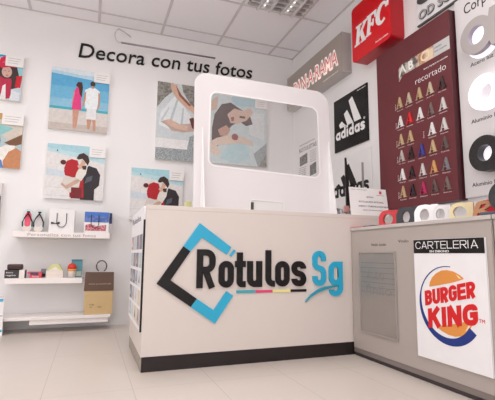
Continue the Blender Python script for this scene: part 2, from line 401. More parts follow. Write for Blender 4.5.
# etched vinyl sample
t = thing('etched_glass_sample', (XC-.004, 2.17, .172), 'silvery frosted vinyl sample panel with faint lettering and steel frame', 'sample panel')
gp = MB(); gp.prism(fc, [(-2.344, .172), (-2.0, .172), (-2.0, .667), (-2.344, .667)], .0008, .005, mat('frosted_panel', (160, 152, 146), .3, metal=.35)).build('pane', t)
fm = MB()
for a, b_, cc, d_ in ((-2.348, -1.996, .664, .670), (-2.348, -1.996, .168, .174), (-2.348, -2.342, .174, .664), (-2.002, -1.996, .174, .664)):
    fm.prism(fc, [(a, cc), (b_, cc), (b_, d_), (a, d_)], .0008, .012, STEEL)
fm.build('frame', t)
et = MB(); E1 = mat('etched_film', (148, 141, 138), .5, metal=.25)
for i in range(7): et.prism(fc, [(-2.335, .60-.03*i), (-2.01, .60-.03*i), (-2.01, .603-.03*i), (-2.335, .603-.03*i)], .005, .0056, mat('etched_line', (128, 120, 116), .5))
et.text(fc, 'ÁCIDO', -2.27, .50, .05, E1, .0062, base=.005, width=.17)
et.text(fc, 'Vinilo', -2.32, .41, .065, E1, .0062, base=.005, width=.28)
et.build('lettering', t)

# burger poster board
fc = wallR(-.012, 0, XC)
t = thing('sign_board', (XC-.004, 1.63, .126), 'white board with black CARTELERIA header and round burger logo', 'sign')
MB().prism(fc, [(-1.852, .126), (-1.408, .126), (-1.408, .733), (-1.852, .733)], .0008, .011, FOREX).build('board', t)
hd = MB().prism(fc, [(-1.850, .661), (-1.410, .661), (-1.410, .732), (-1.850, .732)], .011, .0125, BLACK).build('header', t)
h = MB(); WT = mat('white_vinyl', (244, 242, 242), .5); us = []
W0, W1 = -1.835, -1.442; ws = [1, 1, 1, .95, .9, .85, .9, 1, .25, 1.05]; gap = .17; tot = sum(ws)+gap*9; kx = (W1-W0)/tot; u = W0
for ch, ww in zip('CARTELERIA', ws): us.append((ch, u, u+ww*kx)); u += (ww+gap)*kx
letters(h, fc, us, .684, .038, WT, .0135, .09, .0125)
h.text(fc, 'EN DIBOND', -1.735, .6655, .0115, WT, .0133, base=.0125, width=.125, bold=.01)
h.build('header_text', hd)
BRD = mat('burger_red', (214, 36, 40), .45, spec=.3); BOR = mat('bun_orange', (226, 148, 70), .45); BBL = mat('crescent_blue', (22, 50, 128), .4)
def L(y, z): return (-y, z)
# blue crescent : between outer and inner ellipse
cu, cv = -1.632, .408
bl = MB()
outer = []; inner = []
N = 40
for i in range(N+1):
    a = math.radians(83+ (323-83)*i/N+0); s = i/N
    th = .004+.046*max(0, (s-.30)/.70)**.75 if s > .30 else .004+.010*s
    rx, ry = .191, .190
    outer.append((cu+rx*math.cos(a), cv-.0+ry*math.sin(a))); inner.append((cu+(rx-th*.9)*math.cos(a), cv+(ry-th*.9)*math.sin(a)))
bl.prism(fc, outer+inner[::-1], .011, .0125, BBL).build('blue_crescent', t)
def bun(name, pts, hl):
    mb = MB(); mb.prism(fc, pts, .011, .0124, BOR); mb.poly(fc, hl, .0128, mat('bun_highlight', (250, 225, 190), .45)); mb.build(name, t)
up = [L(1.750, .487)]+[L(1.634+.118*math.cos(q), .500+.078*math.sin(q)+.017*math.cos(q)*-1) for q in [PI*(1-.04)-PI*.92*i/16 for i in range(17)]]+[L(1.528, .541), L(1.60, .523)]
up = [(-1.750, .490), (-1.745, .512), (-1.728, .538), (-1.70, .560), (-1.665, .575), (-1.63, .579), (-1.59, .573), (-1.555, .558), (-1.535, .545), (-1.533, .540), (-1.60, .520), (-1.68, .503)]
bun('upper_bun', up, [(-1.575, .560), (-1.555, .549), (-1.548, .541), (-1.558, .541), (-1.568, .551)])
lo = [(-1.712, .296), (-1.60, .325), (-1.497, .356), (-1.500, .335), (-1.515, .308), (-1.54, .286), (-1.57, .272), (-1.60, .266), (-1.64, .268), (-1.68, .279)]
bun('lower_bun', lo, [(-1.516, .342), (-1.505, .344), (-1.51, .328), (-1.53, .306), (-1.54, .300), (-1.527, .318)])
def slanted(name, s_, u0, u1, vb, vt, wgt, slope):
    n = len(s_); ws = [(.34 if c_ == 'I' else 1.0) for c_ in s_]; gp_ = .09; tt = sum(ws)+gp_*(n-1); kx = (u1-u0)/tt; u = u0; mb = MB()
    f2 = Fr(fc(u0, vb), fc.u+fc.v*slope, fc.v, fc.n)
    for ch, ww in zip(s_, ws):
        letters(mb, f2, [(ch, u-u0, u-u0+ww*kx)], 0, vt-vb, BRD, .0135, wgt, .011); u += (ww+gp_)*kx
    mb.build(name, t)
slanted('sign_word', 'BURGER', -1.783, -1.472, .391, .466, .24, .225)
slanted('sign_word', 'KING', -1.766, -1.466, .282, .378, .27, .19)
MB().text(fc, 'TM', -1.462, .352, .017, BRD, .0122, base=.011).build('trademark', t)

# ------------------------------------------------------------------ 3D letters standing on the cabinet top
TH = math.radians(30)
def yfr(x, y): return Fr((x, y, .8325), (math.sin(TH), -math.cos(TH), 0), (0, 0, 1), (-math.cos(TH), -math.sin(TH), 0))
def standing_a(y0, wd, hh, m, label, hw=.24, hx=.43, dep=.032):
    f = yfr(1.69, y0)
    out = fillet([(0, 0, 0), (0, hh*.60, wd*.30), (wd*.16, hh*.97, wd*.30), (wd*.50, hh*1.02, wd*.3), (wd*.70, hh*.96, 0), (wd*.74, hh, 0), (wd, hh, 0), (wd, 0, 0)], True, 6)
    hole = [(a, max(.010, b_)) for a, b_ in ell(wd*hx, hh*.40, wd*hw, hh*.37, 24, -.12)]
    o = MB().prism(f, [out, hole[::-1]], -dep, 0, m).build('display_letter'); return tag(o, label, 'display letter')
standing_a(2.173, .132, .094, mat('red_letter', (200, 26, 34), .3), 'glossy red cut-out letter, leftmost of those on the cabinet')
standing_a(2.012, .126, .097, mat('black_letter', (44, 44, 48), .4), 'matt black cut-out letter next to the red one on the cabinet', .20)
standing_a(1.864, .126, .095, mat('white_letter', (244, 242, 242), .35), 'bright white cut-out letter, third along the cabinet top', .20)
standing_a(1.728, .088, .080, mat('pearl_letter', (226, 223, 223), .35), 'narrow pale grey-white letter beside the bright white one', .26, .42)
standing_a(1.617, .108, .079, mat('cream_letter', (214, 198, 156), .35, metal=.15), 'cream and gold hollow letter beside the copper one on cabinet', .30, .44)
e = MB(); e.prism(yfr(1.69, 1.484), [fillet([(0, 0, .004), (.012, .045, .02), (.022, .070, .02), (.070, .076, .02), (.080, .05, .02), (.052, .030, 0), (.084, .006, .01), (.060, 0, 0), (.024, .018, 0), (.018, 0, 0)], True), [(.030, .036), (.040, .056), (.060, .058), (.054, .042)][::-1]], -.04, 0, mat('copper_letter', (172, 122, 88), .35, metal=.3))
tag(e.build('display_letter'), 'copper brown open letter on the cabinet, in front of the scarlet one', 'display letter')
rb = MB(); rb.prism(yfr(1.80, 1.56), fillet([(0, 0, 0), (.0, .085, .04), (.10, .100, .04), (.12, 0, 0)], True), -.03, 0, mat('scarlet_letter', (206, 20, 44), .3))
tag(rb.build('display_letter'), 'scarlet letter standing behind the copper one near right edge', 'display letter')
db = MB(); db.prism(yfr(1.70, 1.40), [ell(.085, .082, .085, .082, 30), ell(.088, .082, .034, .038, 20)[::-1]], -.05, 0, mat('jet_letter', (22, 20, 22), .25))
tag(db.build('display_letter'), 'tall glossy black ring letter cut by the right edge of the photo', 'display letter')
zt = .8321
gb = MB(); gb.box(1.662, 1.682, 1.30, 1.42, zt, zt+.014, mat('slate_block', (78, 84, 96), .4), .003)
tag(gb.build('sample_block'), 'small slate grey block lying in front of the black ring letter', 'block')
sh = MB(); sh.box(1.662, 1.78, 2.30, 2.437, zt, zt+.004, mat('red_film', (196, 50, 48), .4))
tag(sh.build('film_sheet'), 'thin red film sheet lying on the cabinet by the counter', 'sheet')
sh = MB(); sh.box(1.662, 1.78, 2.19, 2.298, zt, zt+.005, mat('black_film', (40, 36, 46), .4))
tag(sh.build('film_sheet'), 'thin black film sheet lying between the red sheet and letters', 'sheet')

# ------------------------------------------------------------------ right wall: signs
# black three-stripe board
def stripes(mb, f, w_, h_, d, m, k=1):
    for pts in ([(.48, .862), (.585, .905), (.825, .425), (.635, .425)], [(.325, .66), (.425, .71), (.60, .425), (.425, .425)], [(.165, .50), (.255, .545), (.385, .425), (.20, .425)]):
        mb.prism(f, [(a*w_, b_*h_) for a, b_ in pts], d-.001, d+.0008, m)
def sport(mb, f, w_, h_, d, m):
    sp = [('a', .055, .20), ('d', .222, .367), ('i', .395, .437), ('d', .463, .608), ('a', .633, .778), ('s', .80, .92)]
    letters(mb, f, [(c_, a*w_, b_*w_) for c_, a, b_ in sp], .215*h_, .205*h_, m, d+.0008, .22, d-.001, .72)
t = thing('sign_board', (XR-.004, 3.006, 1.576), 'glossy black square board with white three-stripe logo on right wall', 'sign')
f = wallR(3.2565, 1.576)
MB().prism(f, [(0, 0), (.5015, 0), (.5015, .488), (0, .488)], .0008, .012, mat('gloss_black', (18, 15, 16), .25, spec=.35)).build('board', t)
mb = MB(); stripes(mb, f, .5015, .488, .0132, WT); mb.build('logo_stripes', t)
mb = MB(); sport(mb, f, .5015, .488, .0132, WT); mb.text(f, '®', .445, .19, .022, WT, .0135, base=.012); mb.build('logo_word', t)
mb = MB(); mb.text(f, 'Aluminio composite', .365, .462, .010, WT, .0132, base=.012, width=.12); mb.build('caption', t)
# the white one below
t = thing('sign_board', (XR-.004, 3.05, .98), 'white board with black three-stripe logo, partly hidden behind counter items', 'sign')
f = wallR(3.33, .98)
MB().prism(f, [(0, 0), (.60, 0), (.60, .54), (0, .54)], .0008, .008, mat('satin_white', (236, 233, 233), .3)).build('board', t)
mb = MB(); stripes(mb, Fr(f(0, .070), f.u, f.v, f.n), .49, .43, .0092, BLACK); mb.build('logo_stripes', t)
mb = MB(); sp = [('a', .033, .120), ('d', .135, .222), ('i', .240, .268), ('d', .286, .373), ('a', .388, .475), ('s', .490, .560)]
letters(mb, f, sp, .180, .135, BLACK, .010, .20, .008, .72); mb.build('logo_word', t)

# grey lightbox with red-edged letters
t = thing('lightbox_sign', (2.03, 3.53, 2.235), 'long grey lightbox sign with red outlined letters below the ceiling', 'sign')
f = wallR(4.075, 2.24, 1.984)
w_, h_ = 4.075-2.978, .37
MB().prism(f, [(0, 0), (w_, 0), (w_, h_), (0, h_)], -.002, 0, GREYBOX).build('face', t)
MB().box(1.986, XR-.0005, 2.978, 4.075, 2.24, 2.61, GREYBOX2).build('body', t)
MB().tube([(2.03, 3.52, 2.2395), (2.03, 3.52, 2.226)], .014, mat('dark_knob', (60, 52, 50), .4)).build('knob', t)
st = 'PAN·A·RAMA'
mb = MB(); mb.text(f, st, .163, .098, .155, mat('lit_white', (255, 236, 230), .4, em=.30), .004, base=0, bold=.055, width=.87)
mb.build('letter_outline', t)['label'] = 'white outline behind red letters'
mb = MB(); mb.text(f, st, .172, .104, .142, mat('red_glow', (214, 70, 66), .4, em=.1), .0055, base=.004, bold=-.012, width=.85)
mb.build('letters', t)
mb = MB(); mb.text(f, 'Luminoso aluminio', .77, .028, .016, WT, .001, base=0, width=.26); mb.build('caption', t)

# red lightbox
t = thing('lightbox_sign', (2.02, 2.55, 2.215), 'glossy red rounded square lightbox sign with white slab letters', 'sign')
f = wallR(2.785, 2.215, 1.955)
S_ = .475
MB().prism(f, rrect(0, S_, 0, S_, .035), -.004, 0, KRED).build('face', t)
MB().prism(f, rrect(0, S_, 0, S_, .035), -.1225, -.004, KREDD).build('body', t)
def poly_letter(P, name='letter'):
    mb = MB(); mb.prism(f, P, 0, .004, WT); mb.build(name, t)
def sl(P, u0, v0, w2, h2, sh=.18): return [((u0+a*w2+b_*sh*h2), v0+b_*h2) for a, b_ in P]
Kp = [(0, 0), (.52, 0), (.52, .09), (.42, .09), (.42, .36), (.50, .46), (.72, .09), (.62, .09), (.62, 0), (1.12, 0), (1.12, .09), (1.04, .09), (.70, .60), (.98, .91), (1.12, .91), (1.12, 1), (.66, 1), (.66, .91), (.76, .91), (.42, .56), (.42, .91), (.54, .91), (.54, 1), (0, 1), (0, .91), (.13, .91), (.13, .09), (0, .09)]
Fp = [(0, 0), (.55, 0), (.55, .09), (.42, .09), (.42, .42), (.62, .42), (.62, .34), (.74, .34), (.74, .66), (.62, .66), (.62, .54), (.42, .54), (.42, .89), (.72, .89), (.80, .68), (.92, .68), (.92, 1), (0, 1), (0, .91), (.13, .91), (.13, .09), (0, .09)]
poly_letter(sl(Kp, .035, .125, .135, .165)); poly_letter(sl(Fp, .180, .135, .125, .165))
Cp = [(.40+.40*math.cos(q)+.04, .5+.5*math.sin(q)) for q in [math.radians(48+i*(312-48)/18) for i in range(19)]]
Ci = [(.50+.20*math.cos(q)+.0, .5+.36*math.sin(q)) for q in [math.radians(312-i*(312-48)/18) for i in range(19)]]
poly_letter(sl(Cp+Ci+[(.66, .66), (.84, .66), (.84, 1.0), (.76, .98)], .292, .150, .175, .165))
mb = MB(); mb.text(f, 'Metacrilato moldeado', .300, .035, .013, WT, .0012, base=0, width=.145); mb.build('caption', t)

# maroon board with sample letters
t = thing('sample_board', (2.04, 2.2, .975), 'tall maroon display board with rows of small sample letters', 'sign')
PX = 2.010; f = wallR(2.55, .975, PX)
MB().box(PX, XR-.0005, 1.848, 2.55, .975, 2.170, MAROOND).build('core', t)
MB().prism(f, [(0, 0), (.702, 0), (.702, 1.195), (0, 1.195)], .0001, .002, MAROON).build('face', t)
mb = MB()
y0, y1, y2, y3 = 2.55-2.285, 2.55-2.121, 2.55-1.98, 2.55-1.850
b0, b1, tp = .915, .938, 1.022
mb.prism(f, [(y0-.02, b0-.012), (y0+.02, b1), (y1, b1), (y1, tp), (y0, tp-.005), (y0-.02, tp-.03)], .002, .0045, mottled('letter_photo', (196, 188, 178), (92, 84, 78), 28))
mb.prism(f, [(y1+.003, b1), (y2, b1), (y2, tp), (y1+.003, tp)], .002, .0045, mottled('warm_photo', (226, 200, 170), (170, 120, 84), 14))
mb.prism(f, [(y2+.003, b1), (y3, b1), (y3, tp), (y2+.003, tp)], .002, .0045, mat('pale_photo', (196, 194, 192), .5, var=.1))
mb.text(f, 'B', y1-.085, b1+.012, .062, PAPER, .0055, base=.0045, bold=.03)
mb.stroke(f, [(y0-.015, b0+.02), (y0+.02, tp-.015), (y0+.05, b1+.01)], .012, .0045, .0055, mat('pearl', (230, 226, 220)))
mb.stroke(f, ell((y1+y2)/2, b1+.045, .035, .028, 20), .010, .0045, .0052, mat('glow_ring', (238, 218, 190)), True)
mb.text(f, 'Letras corpóreas', y2+.01, b1+.028, .012, ink((70, 76, 90)), .005, base=.0045, width=.10)
mb.text(f, 'rótulos', y2+.01, b1+.052, .014, ink((90, 96, 110)), .005, base=.0045, width=.06)
mb.build('photo_strip', t)
mb = MB(); mb.text(f, 'recortado', 2.55-2.150, .822, .046, WT, .0028, base=.002, width=.262, bold=-.014)
mb.build('title', t); mb = MB()
mb.text(f, 'letras y logotipos en materiales', 2.55-2.07, .893, .011, WT, .0026, base=.002, width=.20); mb.build('subtitle', t)
rows = [1.726, 1.588, 1.457, 1.341, 1.209, 1.088]; cy = [2.305, 2.214, 2.116, 2.020, 1.922]
C_ = dict(g=(198, 174, 132), b=(204, 190, 162), d=(52, 36, 34), w=(226, 224, 222), r=(214, 30, 36), k=(30, 24, 26), y=(120, 104, 98), s=(190, 180, 174), B=(44, 56, 138), o=(214, 160, 104), G=(128, 126, 128), m=(176, 40, 92), n=(92, 78, 74), l=(214, 210, 206))
for z, rr in zip(rows, ['gbgbd', 'wrwyl', 'gg-wl', 'skBgn', 'wkloG', 'gkmny']):
    for y, ch in zip(cy, rr):
        if ch == '-': continue
        u, v = 2.55-y-.036, z-.975-.042; cc = C_[ch]
        A = [[(u+a*.072, v+b_*.080) for a, b_ in lp] for lp in serifA()]
        o = MB().prism(f, A, .002, .009, mat('sample_'+ch, cc, .3, metal=.25 if ch in 'gbsoGyl' else 0), back=False).build('sample_letter', t)
        if ch in 'rBm': o['label'] = {'r': 'bright red letter A', 'B': 'deep blue letter A', 'm': 'magenta letter A'}[ch]
cr = random.Random(3)
for z, rr in zip(rows, ['gbgbd', 'wrwyl', 'gg-wl', 'skBgn', 'wkloG', 'gkmny']):
    for i, (y, ch) in enumerate(zip(cy, rr)):
        if ch == '-': continue
        u, v = 2.55-y-.036, z-.975-.060
        mb = MB(); mb.text(f, cr.choice(['Aluminio', 'Acero oro', 'PVC 19mm', 'Metacrilato', 'Latón', 'Forex', 'Dibond']), u, v, .009, mat('caption_white', (226, 210, 210)), .0024, base=.002, width=.062); mb.build('caption', t)
    mb = MB(); mb.text(f, 'Serie', .200, z-1.02, .011, mat('caption_white'), .0024, base=.002, width=.045, rot=PI/2); mb.build('caption', t)
mb = MB(); mb.text(f, 'Serie', .457, 1.457-1.02, .011, mat('caption_white'), .0024, base=.002, width=.045, rot=PI/2); mb.build('caption', t)

# white board with silver lettering, above the maroon one
t = thing('sign_board', (XR-.01, 1.7, 2.235), 'white sign with silver raised letters above the maroon board', 'sign')
f = wallR(2.164, 2.235)
MB().prism(f, [(0, 0), (1.05, 0), (1.05, .42), (0, .42)], .0005, .016, mat('gloss_white', (232, 230, 231), .15)).build('board', t)
MB().prism(f, [(0, -.006), (1.05, -.006), (1.05, .004), (0, .004)], .0005, .019, mat('graphite_trim', (84, 78, 80), .4)).build('trim', t)
mb = MB(); ft = Fr(f(.022, .030, 0), f.u, f.v, f.n)
mb.text(ft, 'OD SOLUCIONES', 0, 0, .064, mat('silver_dark', (110, 106, 108), .3, metal=.6), .024, base=.016, width=.72, bold=.02)
mb.text(ft, 'OD SOLUCIONES', .004, .003, .058, mat('silver_light', (196, 194, 196), .3, metal=.5), .026, base=.024, width=.712, bold=-.005)
mb.build('raised_letters', t)
mb = MB(); mb.prism(f, ell(.085, .175, .075, .040, 30), .016, .022, mat('graphite_disc', (70, 66, 68), .3)); mb.build('emblem', t)

# corporeal letters board
t = thing('sample_board', (2.06, 1.45, .985), 'pale board with three giant illuminated letters at right edge', 'sign')
BX = 2.050; f = wallR(1.8365, .985, BX)
MB().box(BX, XR-.0005, 1.10, 1.8365, .985, 2.215, mat('pale_board', (216, 211, 211), .5, var=.02)).build('board', t)
def giant(uc, zc, r, hr, m, d0, dep, label, mo=None):
    f2 = Fr(f(0, zc-.985, 0), f.u, f.v, f.n)
    bowl = [(uc+r*math.cos(q), r*.99*math.sin(q)) for q in [math.radians(40+i*(318-40)/30) for i in range(31)]]
    out = bowl+[(uc+r*.86, -r*.98), (uc+r*1.45, -r*.98), (uc+r*1.45, r*1.05), (uc+r*.86, r*1.05)]
    hole = ell(uc, .002, hr, hr, 26)
    o = MB().prism(f2, [out, hole[::-1]], d0, dep, m, mo).build('giant_letter', t); o['label'] = label
    return f2, hole
HAL = mat('halo_white', (248, 244, 255), .4, em=.72, emc=(246, 242, 255))
f2, hole = giant(.179, 1.900, .108, .053, mat('satin_steel', (168, 160, 158), .4, metal=.3), .0205, .050, 'satin steel letter with halo light behind', mat('steel_return', (158, 148, 160), .4))
MB().prism(f2, [ell(.185, -.012, .112, .112, 36), hole[::-1]], .0006, .004, HAL).build('halo', t)
MB().prism(f2, hole, .004, .008, HAL).build('glow_panel', t)
giant(.192, 1.560, .102, .050, HAL, .0005, .035, 'white letter lit over its whole face')
f2, hole = giant(.187, 1.208, .101, .046, mat('satin_black', (32, 29, 30), .25), .0005, .055, 'black letter with lit opening')
MB().prism(f2, hole, .001, .006, HAL).build('glow_panel', t)
mb = MB(); tk = ink((58, 54, 58))
mb.text(f, 'Corporeos', .066, 2.096-.985, .066, tk, .001, base=0, width=.33, bold=.004); mb.build('lettering', t); mb = MB()
mb.text(f, 'Acero luz trasera', .088, .768, .024, tk, .001, base=0, width=.27, bold=.006); mb.build('lettering', t); mb = MB()
mb.text(f, 'Aluminio luz frontal', .070, .428, .024, tk, .001, base=0, width=.30, bold=.006); mb.build('lettering', t); mb = MB()
mb.text(f, 'Aluminio luz interior', .050, .058, .024, tk, .001, base=0, width=.30, bold=.006)
mb.build('lettering', t)

# newspaper style poster near the corner
f = wallR(4.01, 1.44)
t = thing('wall_poster', (XR-.003, 3.8, 1.44), 'white newsprint poster seen through the clear screen window', 'poster')
MB().prism(f, [(0, 0), (.44, 0), (.44, .44), (0, .44)], .0006, .004, PAPER).build('sheet', t)
mb = MB(); gk = ink((110, 108, 108))
mb.text(f, 'ROTULISTAS', .04, .30, .045, gk, .005, base=.004, width=.37, bold=.01)
mb.text(f, 'impresión gran formato', .05, .37, .016, gk, .005, base=.004, width=.33)
mb.build('headline', t); mb = MB()
for i in range(6): mb.text(f, 'texto rotulo texto', .27, .265-.022*i, .010, gk, .005, base=.004, width=.13)
for i in range(6): mb.text(f, 'texto rotulo impreso', .03, .125-.020*i, .010, gk, .005, base=.004, width=.16)
mb.build('column_text', t); mb = MB()
mb.poly(f, [(.05, .15), (.22, .16), (.22, .27), (.05, .25)], .0052, mottled('news_photo', (120, 118, 118), (60, 58, 60), 40))
mb.poly(f, [(.27, .01), (.40, .02), (.40, .14), (.27, .12)], .0052, mottled('news_photo', (120, 118, 118), (60, 58, 60), 40))
mb.build('print', t)

# ------------------------------------------------------------------ back wall: headline and picture canvases
fb = wallB()
t = thing('wall_lettering', (.69, YB-.002, 2.5), 'slanted black lettering Decora con tus fotos high on back wall', 'lettering')
words(t, 'word', Fr(fb(-.198, 2.502), Vector((.9992, 0, .038)), fb.v, fb.n), 'Decora con tus fotos', 0, 0, .150, mat('black_cut_vinyl', (24, 20, 21), .5, spec=.3), d=.012, base=.0005, width=1.775, shear=.12, bold=.004)


SK = (214, 168, 146)
def canvas(x0, x1, z0, z1, label, layers, tagw=.14, tagh=.10, dep=.03, name='canvas_print', card=True):
    t = thing(name, ((x0+x1)/2, YB-.02, z0), label, 'picture', 'printed photo canvases on the back wall')
    cv = MB().box(x0, x1, YB-dep, YB-.0005, z0, z1, PAPER, .001).build('canvas', t)
    W_, H_ = x1-x0, z1-z0; mb = MB(); f = wallB(x0, z0, YB-dep); k = 0
    for m, pts in layers:
        k += 1; mb.prism(f, [(min(max(a, 0), 1)*W_, min(max(b_, 0), 1)*H_) for a, b_ in pts], 0, .0004+.00022*k, m, back=False)
    mb.build('print', cv)
    if card:
        c_ = MB(); c_.prism(f, [(W_-tagw, H_-tagh), (W_+.004, H_-tagh), (W_+.004, H_+.006), (W_-tagw, H_+.006)], .009, .012, PAPER)
        for i in range(3): c_.prism(f, [(W_-tagw+.02, H_-.025-.022*i), (W_-.02-.01*i, H_-.025-.022*i), (W_-.02-.01*i, H_-.029-.022*i), (W_-tagw+.02, H_-.029-.022*i)], .012, .0122, ink((176, 172, 172)))
        c_.build('price_card', cv)
    return t
def R4(a, b_, c_, d_): return [(a, c_), (b_, c_), (b_, d_), (a, d_)]
full = R4(0, 1, 0, 1)
# beach couple
beach = [(ink((212, 205, 200)), full), (ink((92, 168, 210)), R4(0, 1, .36, 1)), (ink((112, 180, 214)), R4(0, 1, .36, .70)), (ink((140, 190, 215)), R4(0, 1, .36, .50)), (ink((66, 172, 186)), R4(0, 1, .325, .365)),
 (ink((182, 212, 228)), [(0, .90), (1, .84), (1, 1), (0, 1)]), (ink((216, 226, 232)), [(0, .95), (.5, .92), (.9, .93), (1, 1), (0, 1)]), (ink((196, 184, 176)), R4(0, 1, 0, .10)),
 (ink((200, 150, 130)), [(.385, .36), (.50, .36), (.47, .06), (.435, .02), (.44, .14), (.425, .02), (.405, .05)]), (ink((226, 62, 130)), [(.37, .34), (.535, .34), (.52, .52), (.52, .66), (.49, .71), (.43, .71), (.39, .60), (.385, .48)]),
 (ink((74, 44, 40)), [(.42, .74), (.45, .80), (.52, .80), (.54, .72), (.53, .55), (.49, .60), (.47, .70)]), (ink((200, 150, 130)), [(.39, .66), (.375, .50), (.36, .42), (.38, .42), (.41, .62)]),
 (ink((196, 146, 122)), [(.62, .36), (.78, .36), (.80, .02), (.76, .02), (.73, .22), (.69, .04), (.655, .04)]), (ink((226, 226, 226)), [(.62, .20), (.80, .20), (.79, .40), (.63, .40)]),
 (ink((232, 236, 238)), [(.60, .38), (.81, .38), (.82, .60), (.84, .68), (.76, .73), (.66, .73), (.58, .68), (.58, .55)]), (ink((196, 146, 122)), [(.81, .66), (.85, .64), (.845, .44), (.82, .36), (.80, .36), (.82, .50)]),
 (ink((196, 146, 122)), [(.60, .66), (.57, .62), (.55, .42), (.57, .40), (.60, .52)]), (ink((66, 48, 42)), ell(.71, .795, .045, .045, 12)), (ink((196, 146, 122)), R4(.69, .73, .72, .76))]
canvas(-.415, .0935, 1.775, 2.361, 'canvas of a couple in pink dress and white shirt on beach', beach)
RED = ink((178, 36, 44)); DK = ink((52, 46, 50))
def winter(s=1): return [(ink((226, 222, 220)), full), (ink((168, 208, 218)), [(0, .90), (1, .78), (1, 1), (0, 1)]), (ink((186, 218, 224)), [(0, .86), (1, .70), (1, .80), (0, .93)]), (ink((214, 214, 216)), R4(0, .5, .05, .07)), (ink((214, 214, 216)), R4(0, .35, .20, .215)),
 (ink((204, 214, 222)), [(0, .55), (.35, .50), (.4, .4), (0, .42)]), (ink((90, 110, 140)), ell(.17, .88, .012, .02, 8)),
 (DK, [(.60, 0), (.84, 0), (.84, .20), (.92, .28), (.93, .48), (.86, .60), (.72, .64), (.62, .50), (.56, .25)]), (ink((88, 92, 100)), [(.66, .30), (.78, .36), (.80, .46), (.70, .42)]),
 (RED, [(.44, .60), (.30, .52), (.34, .36), (.40, .30), (.42, .04), (.66, .04), (.64, .36), (.60, .48)]), (ink((214, 206, 200)), [(.30, .44), (.46, .40), (.60, .44), (.56, .14), (.40, .12), (.28, .30)]),
 (ink((200, 164, 144)), [(.28, .30), (.34, .24), (.50, .36), (.62, .40), (.54, .30), (.36, .18), (.26, .26)]), (ink((228, 222, 214)), [(.52, .52), (.62, .62), (.70, .62), (.68, .48), (.60, .34), (.50, .42)]),
 (RED, [(.30, .56), (.34, .70), (.42, .74), (.52, .72), (.56, .60), (.52, .50), (.32, .49)]), (ink((96, 40, 40)), ell(.28, .67, .05, .045, 12)), (ink((214, 172, 150)), [(.52, .62), (.57, .66), (.60, .74), (.66, .70), (.64, .60), (.56, .56)]),
 (ink((66, 46, 42)), [(.50, .76), (.54, .84), (.62, .87), (.70, .82), (.73, .72), (.70, .64), (.66, .70), (.60, .76), (.54, .74)]), (ink((80, 50, 44)), [(.60, .62), (.68, .64), (.68, .56), (.62, .56)]), (ink((120, 40, 44)), R4(.44, .62, .02, .22))]
canvas(-.405, .0895, 1.130, 1.632, 'canvas of snowy kissing couple in full view below the beach canvas', winter())
canvas(.337, .837, .965, 1.468, 'canvas of snowy kissing couple, partly hidden by the counter top', winter())
# dress
canvas(.553, .945, 1.571, 2.371, 'tall canvas of a white dress and bare arm left of screen', [
 (ink((206, 212, 214)), full), (mottled('foliage', (112, 110, 104), (150, 146, 138), 45), [(0, .66), (.20, .80), (.45, .92), (.40, 1), (0, 1)]), (mottled('foliage'), [(.62, 1), (1, 1), (1, .62), (.88, .74), (.66, .90)]),
 (ink((226, 230, 232)), [(.10, .60), (.45, .84), (.85, .62), (.95, .45), (.3, .40), (.05, .44)]), (ink((188, 198, 202)), [(.30, .46), (.50, .80), (.54, .78), (.36, .44)]), (ink((192, 200, 204)), [(.60, .42), (.66, .70), (.70, .68), (.66, .42)]), (ink((196, 206, 210)), [(.1, .5), (.3, .68), (.32, .66), (.14, .48)]),
 (ink((214, 176, 156)), [(.32, 1), (.50, .98), (.62, .84), (.90, .74), (1, .70), (1, .62), (.80, .68), (.50, .80), (.36, .90)]), (ink((150, 92, 72)), [(.46, .98), (.62, .86), (.88, .74), (.84, .72), (.56, .84)]),
 (ink((196, 168, 158)), [(.10, .48), (.30, .52), (.45, .50), (.60, .47), (.92, .50), (.98, .40), (.70, .37), (.40, .38), (.26, .44)]), (ink((216, 184, 166)), [(.20, .50), (.36, .53), (.52, .47), (.80, .46), (.80, .40), (.50, .41), (.30, .46)]), (ink((112, 58, 54)), [(.84, .56), (.95, .58), (1, .52), (1, .42), (.92, .44)]),
 (ink((232, 230, 230)), R4(0, 1, .15, .27)), (mottled('pebbles', (176, 182, 184), (128, 134, 138), 90), R4(0, 1, 0, .15)), (mottled('pebbles'), [(.8, .15), (1, .15), (1, .36), (.86, .32)])], card=False)
